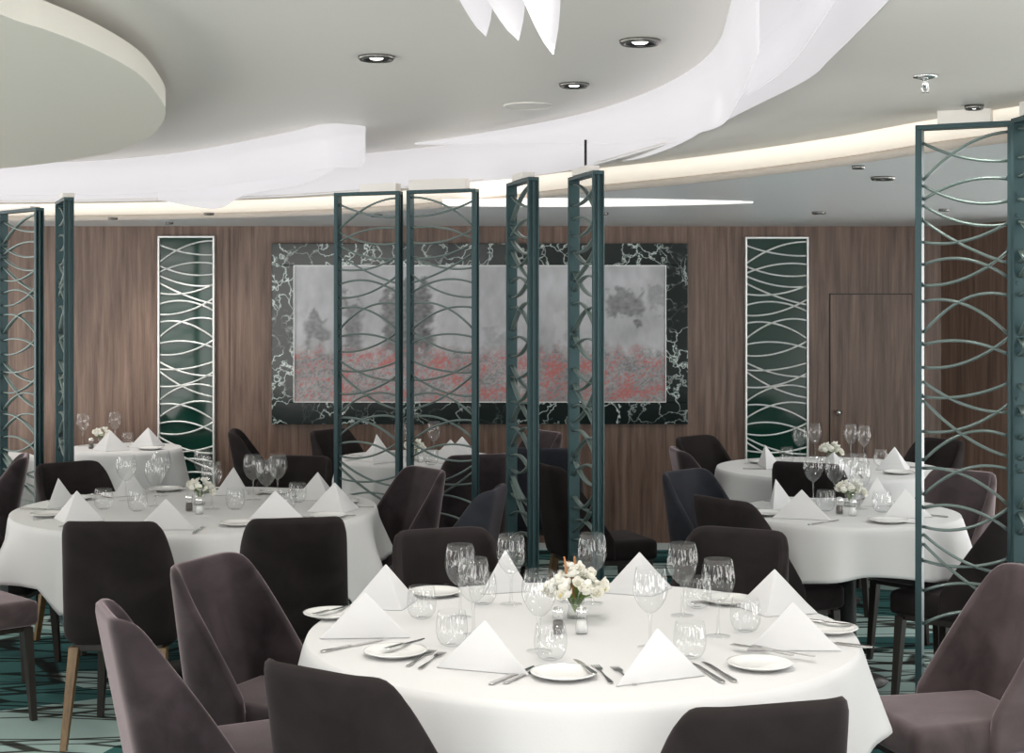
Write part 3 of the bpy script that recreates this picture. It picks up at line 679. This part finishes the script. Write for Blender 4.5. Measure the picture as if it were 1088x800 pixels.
FLB, FLS = flowers_proto(.155, .092, 64, 1, True), flowers_proto(.135, .060, 26, 2)
ZT = Z_TOP+.0005
def on(px, py): return P(px, py, ZT)
def lie(proto, a, b, label, cat, group, dz=0):
    """a = handle end, b = tip, in pixels on the table top"""
    pa, pb = on(*a), on(*b); m = (pa+pb)/2; m.z = ZT+dz; d_ = pb-pa
    inst(proto, label, cat, m, math.atan2(d_.y,d_.x)-PI/2, group)

# ---- the front table, laid from the photograph
FT = 'of the front table'
for (x, y, rot, w) in ((388,676,183,'on the left side, nearer of the two left napkins'),(412,644,35,'on the left side, behind the nearer left napkin'),(517,711,160,'at the front, left of centre'),(696,721,205,'at the front, right of centre'),
                       (842,689,178,'on the right side, nearer of the two right napkins'),(822,650,-25,'on the right side, behind the nearer right napkin'),(681,629,20,'at the back, right of the flowers'),(540,626,60,'at the back, behind the wine glasses')):
    inst(NP, 'white napkin '+w+', front table', 'napkin', on(x,y), math.radians(rot), 'napkins on the front table')
for (x, y, w) in ((489,656,'at left behind another glass'),(503,675,'at left, in front of the other left glass'),(543,642,'standing alone at the back left'),(573,692,'just left of the flowers'),(629,641,'directly behind the flowers'),
                  (691,688,'in the middle right, rising behind a napkin'),(725,654,'at the back right, the farther of a pair'),(763,676,'at the right, nearest the right tumbler')):
    inst(WG, 'wine glass '+w+' '+FT, 'wine glass', on(x,y), 0, 'wine glasses on the front table')
for (x, y, w) in ((448,657,'between the two left napkins'),(480,686,'behind the front left napkin'),(585,701,'at the front, below the flowers'),(733,699,'right of the front right napkin'),(792,671,'left of the right napkins'),(741,646,'behind the right pair of wine glasses'),(513,642,'at the back left among the glasses'),(602,640,'behind the salt and pepper')):
    inst(TB, 'water glass '+w+' '+FT, 'water glass', on(x,y), 0, 'water glasses on the front table')
for (x, y, w) in ((420,696,'at the front left, a knife resting on it'),(599,719,'in the middle of the near edge'),(807,709,'at the front right under crossed forks'),(352,655,'at the far left edge'),(880,671,'at the far right edge'),(462,632,'at the back left'),(773,640,'at the back right')):
    inst(PL, 'bread plate '+w+' '+FT, 'plate', on(x,y), 0, 'bread plates on the front table')
for a, b, w, k, dz in (((434,708),(459,692),'left of the front left napkin, outer of two',FK,0),((441,715),(475,690),'left of the front left napkin, inner of two',FK,0),
    ((652,729),(630,705),'left of the front right napkin, outer of two',FK,0),((680,733),(648,705),'left of the front right napkin, inner of two',FK,0),
    ((845,703),(775,690),'lying across the front right plate, upper of two',FK,.0135),((872,705),(792,691),'lying across the front right plate, reaching the napkin',FK,.0135)):
    lie(k, a, b, 'steel fork '+w, 'fork', 'forks on the front table', dz)
for a, b, w in (((523,727),(566,709),'right of the front left napkin, left of two'),((536,727),(581,707),'right of the front left napkin, right of two'),
    ((770,727),(733,704),'right of the front right napkin, left of two'),((781,725),(747,704),'right of the front right napkin, right of two'),
    ((903,686),(868,682),'at the right edge beside the right napkin'),((358,690),(392,683),'peeping from under the nearer left napkin'),((752,640),(786,638),'behind the right tumbler'),((474,622),(486,634),'at the back left by the dark chair')):
    lie(KN, a, b, 'steel dinner knife '+w+' '+FT, 'knife', 'dinner knives on the front table')
for a, b, w, dz in (((407,697),(453,684),'resting on the front left bread plate',.014),((633,723),(610,706),'on the edge of the middle bread plate',.012),((336,658),(366,650),'on the far left bread plate',.0135),((862,665),(892,668),'on the far right bread plate',.0135)):
    lie(BK, a, b, 'small butter knife '+w+' '+FT, 'knife', 'butter knives on the front table', dz)
inst(FLB, 'white flowers with orange twigs in a glass on the front table', 'flowers', on(612,656))
inst(SH1, 'pepper shaker left of the salt on the front table', 'pepper shaker', on(593,673))
inst(SH2, 'salt shaker right of the pepper on the front table', 'salt shaker', on(618,673))

# ---- the other tables
def lay(c, R, desc, g, seats, glasses, tumblers, flowers, pep, salt, plates=True):
    for (x, y, w) in seats:
        p = on(x, y); u = (Vector((p.x-c[0], p.y-c[1]))); 
        if u.length > R-.16: u = u.normalized()*(R-.16)
        p = Vector((c[0]+u.x, c[1]+u.y, ZT)); n = u.normalized(); lf = Vector((n.y, -n.x))*(1)   # seen by the guest looking in, left hand is here
        lf = Vector((-n.y, n.x))*-1
        rz = math.atan2(n.y, n.x)+PI/2
        vis = math.radians(180 if y > 531 and w.startswith(('front','near')) else 0)
        inst(NP, 'folded white napkin at the %s place of the %s' % (w, desc), 'napkin', p, rz*.35+vis, 'napkins on the '+g)
        def at(side, out): q_ = p+Vector((lf.x,lf.y,0))*side+Vector((n.x,n.y,0))*out; return q_
        fr_ = math.atan2(-n.y,-n.x)-PI/2
        small = R < .5
        pq = at(.20 if not small else .17, .02)
        if R != .47 and (Vector((pq.x-c[0],pq.y-c[1]))).length < R-.085: inst(PL, 'small bread plate at the %s place of the %s' % (w, desc), 'plate', pq, 0, 'bread plates on the '+g)
        if not small or R > .46:
            for s, pr, nm, wd in ((.135,FK,'fork','left'),(-.135,KN,'knife','right')):
                q_ = at(s, .03); 
                inst(pr, 'steel %s at the %s place of the %s' % (nm, w, desc), nm, q_, fr_, nm+'s on the '+g)
    for (x, y, w) in glasses: inst(WG, 'wine glass %s the %s' % (w, desc), 'wine glass', on(x,y), 0, 'wine glasses on the '+g)
    for (x, y, w) in tumblers: inst(TB, 'water glass %s the %s' % (w, desc), 'water glass', on(x,y), 0, 'water glasses on the '+g)
    inst(FLS, 'white blossoms in a small vase on the '+desc, 'flowers', on(*flowers))
    if pep: inst(SH1, 'pepper shaker beside the flowers on the '+desc, 'pepper shaker', on(*pep)); inst(SH2, 'salt shaker beside the flowers on the '+desc, 'salt shaker', on(*salt))
lay(T2, .8, 'left table', 'left table',
    ((60,537,'left rear'),(80,553,'left'),(177,562,'front left'),(292,552,'front right'),(362,543,'right'),(339,530,'right rear'),(250,524,'back right'),(138,525,'back left')),
    ((134,532,'at the back left of'),(171,527,'farthest left of centre on'),(165,538,'left of the shakers on'),(225,541,'just right of the flowers on'),(216,524,'behind the flowers on'),(269,531,'left of the right hand trio on'),(283,538,'in front of the right hand trio on'),(295,530,'right of the right hand trio on')),
    ((110,541,'right of the left napkins on'),(146,543,'between the two left glasses on'),(316,534,'left of the right napkins on'),(305,541,'in front of the trio of glasses on'),(250,541,'in the middle right of')),
    (212,536), (201,543), (212,546))
lay(T3, .48, 'near right table', 'near right table',
    ((826,538,'left rear'),(852,551,'front left'),(934,536,'right rear'),(960,550,'front right')),
    ((864,533,'leftmost on'),(887,534,'left of the flowers on'),(902,530,'behind the flowers on'),(914,541,'rightmost on')),
    ((877,543,'left of the shakers on'),(937,544,'between the right napkins on')), (903,538), (892,546), (906,548))
lay(T4, .62, 'far right table', 'far right table',
    ((815,496,'left'),(886,505,'front'),(952,499,'right')),
    ((850,492,'leftmost on'),(866,488,'left of the flowers on'),(904,489,'right of the flowers on'),(918,491,'rightmost on')),
    ((836,492,'beside the left napkin on'),(914,500,'in front of the right glasses on'),(936,495,'beside the right napkin on')), (882,492), (872,500), (893,500))
lay(T5, .47, 'centre back table', 'centre back table',
    ((388,491,'left'),(402,483,'back left'),(480,490,'right'),(492,486,'back right')),
    ((426,486,'left of the flowers on'),(461,485,'right of the flowers on')), ((458,494,'in the middle of'),), (440,489), (434,491), (447,491))
lay(T8, .36, 'small far left table', 'far left table', ((158,475,'right'),(100,482,'front')),
    ((88,474,'left of the flowers on'),(122,472,'right of the flowers on')), ((136,475,'beside the napkin on'),), (108,474), (97,477), (112,478))
inst(NP, 'white napkin on the table behind the left edge screen', 'napkin', Vector((-3.06,8.9,ZT)), 1.2, 'far napkins')

# ------------------------------------------------------------------ light, world, camera
w = bpy.data.worlds.new('world'); SC.world = w; w.use_nodes = True
bgn = w.node_tree.nodes['Background']; bgn.inputs['Strength'].default_value = 1.0
WN, WL = w.node_tree.nodes, w.node_tree.links; tc = WN.new('ShaderNodeTexCoord'); mp = WN.new('ShaderNodeMapping'); mp.inputs['Scale'].default_value = (1,1,.55)
wn = WN.new('ShaderNodeTexNoise'); wn.inputs['Scale'].default_value = 5.5; wn.inputs['Detail'].default_value = 2; WL.new(tc.outputs['Generated'], mp.inputs['Vector']); WL.new(mp.outputs[0], wn.inputs['Vector'])
wr = ramp(WN, [(.44,(.3,.28,.27)),(.50,(1.25,1.22,1.19)),(.56,(5.6,5.5,5.3))]); WL.new(wn.outputs['Fac'], wr.inputs[0]); WL.new(wr.outputs[0], bgn.inputs['Color'])
cam = bpy.data.cameras.new('camera'); co = link(bpy.data.objects.new('camera', cam)); co.location = (0,0,H); co.rotation_euler = (PI/2,0,0)
cam.sensor_width = 36; cam.lens = 36*F/1088; cam.shift_y = -(400-HY)/1088; cam.clip_start = .05
SC.camera = co
SC.view_settings.view_transform = 'Standard'; SC.view_settings.look = 'None'; SC.view_settings.gamma = 1; SC.view_settings.exposure = 0
SC.view_settings.use_curve_mapping = False
SC.cycles.transparent_max_bounces = 24; SC.cycles.max_bounces = 8; SC.cycles.caustics_reflective = False
SC.cycles.sample_clamp_indirect = 6
for o in list(bpy.data.objects):
    if o.parent is None and o.get('label') == '': bpy.data.objects.remove(o)
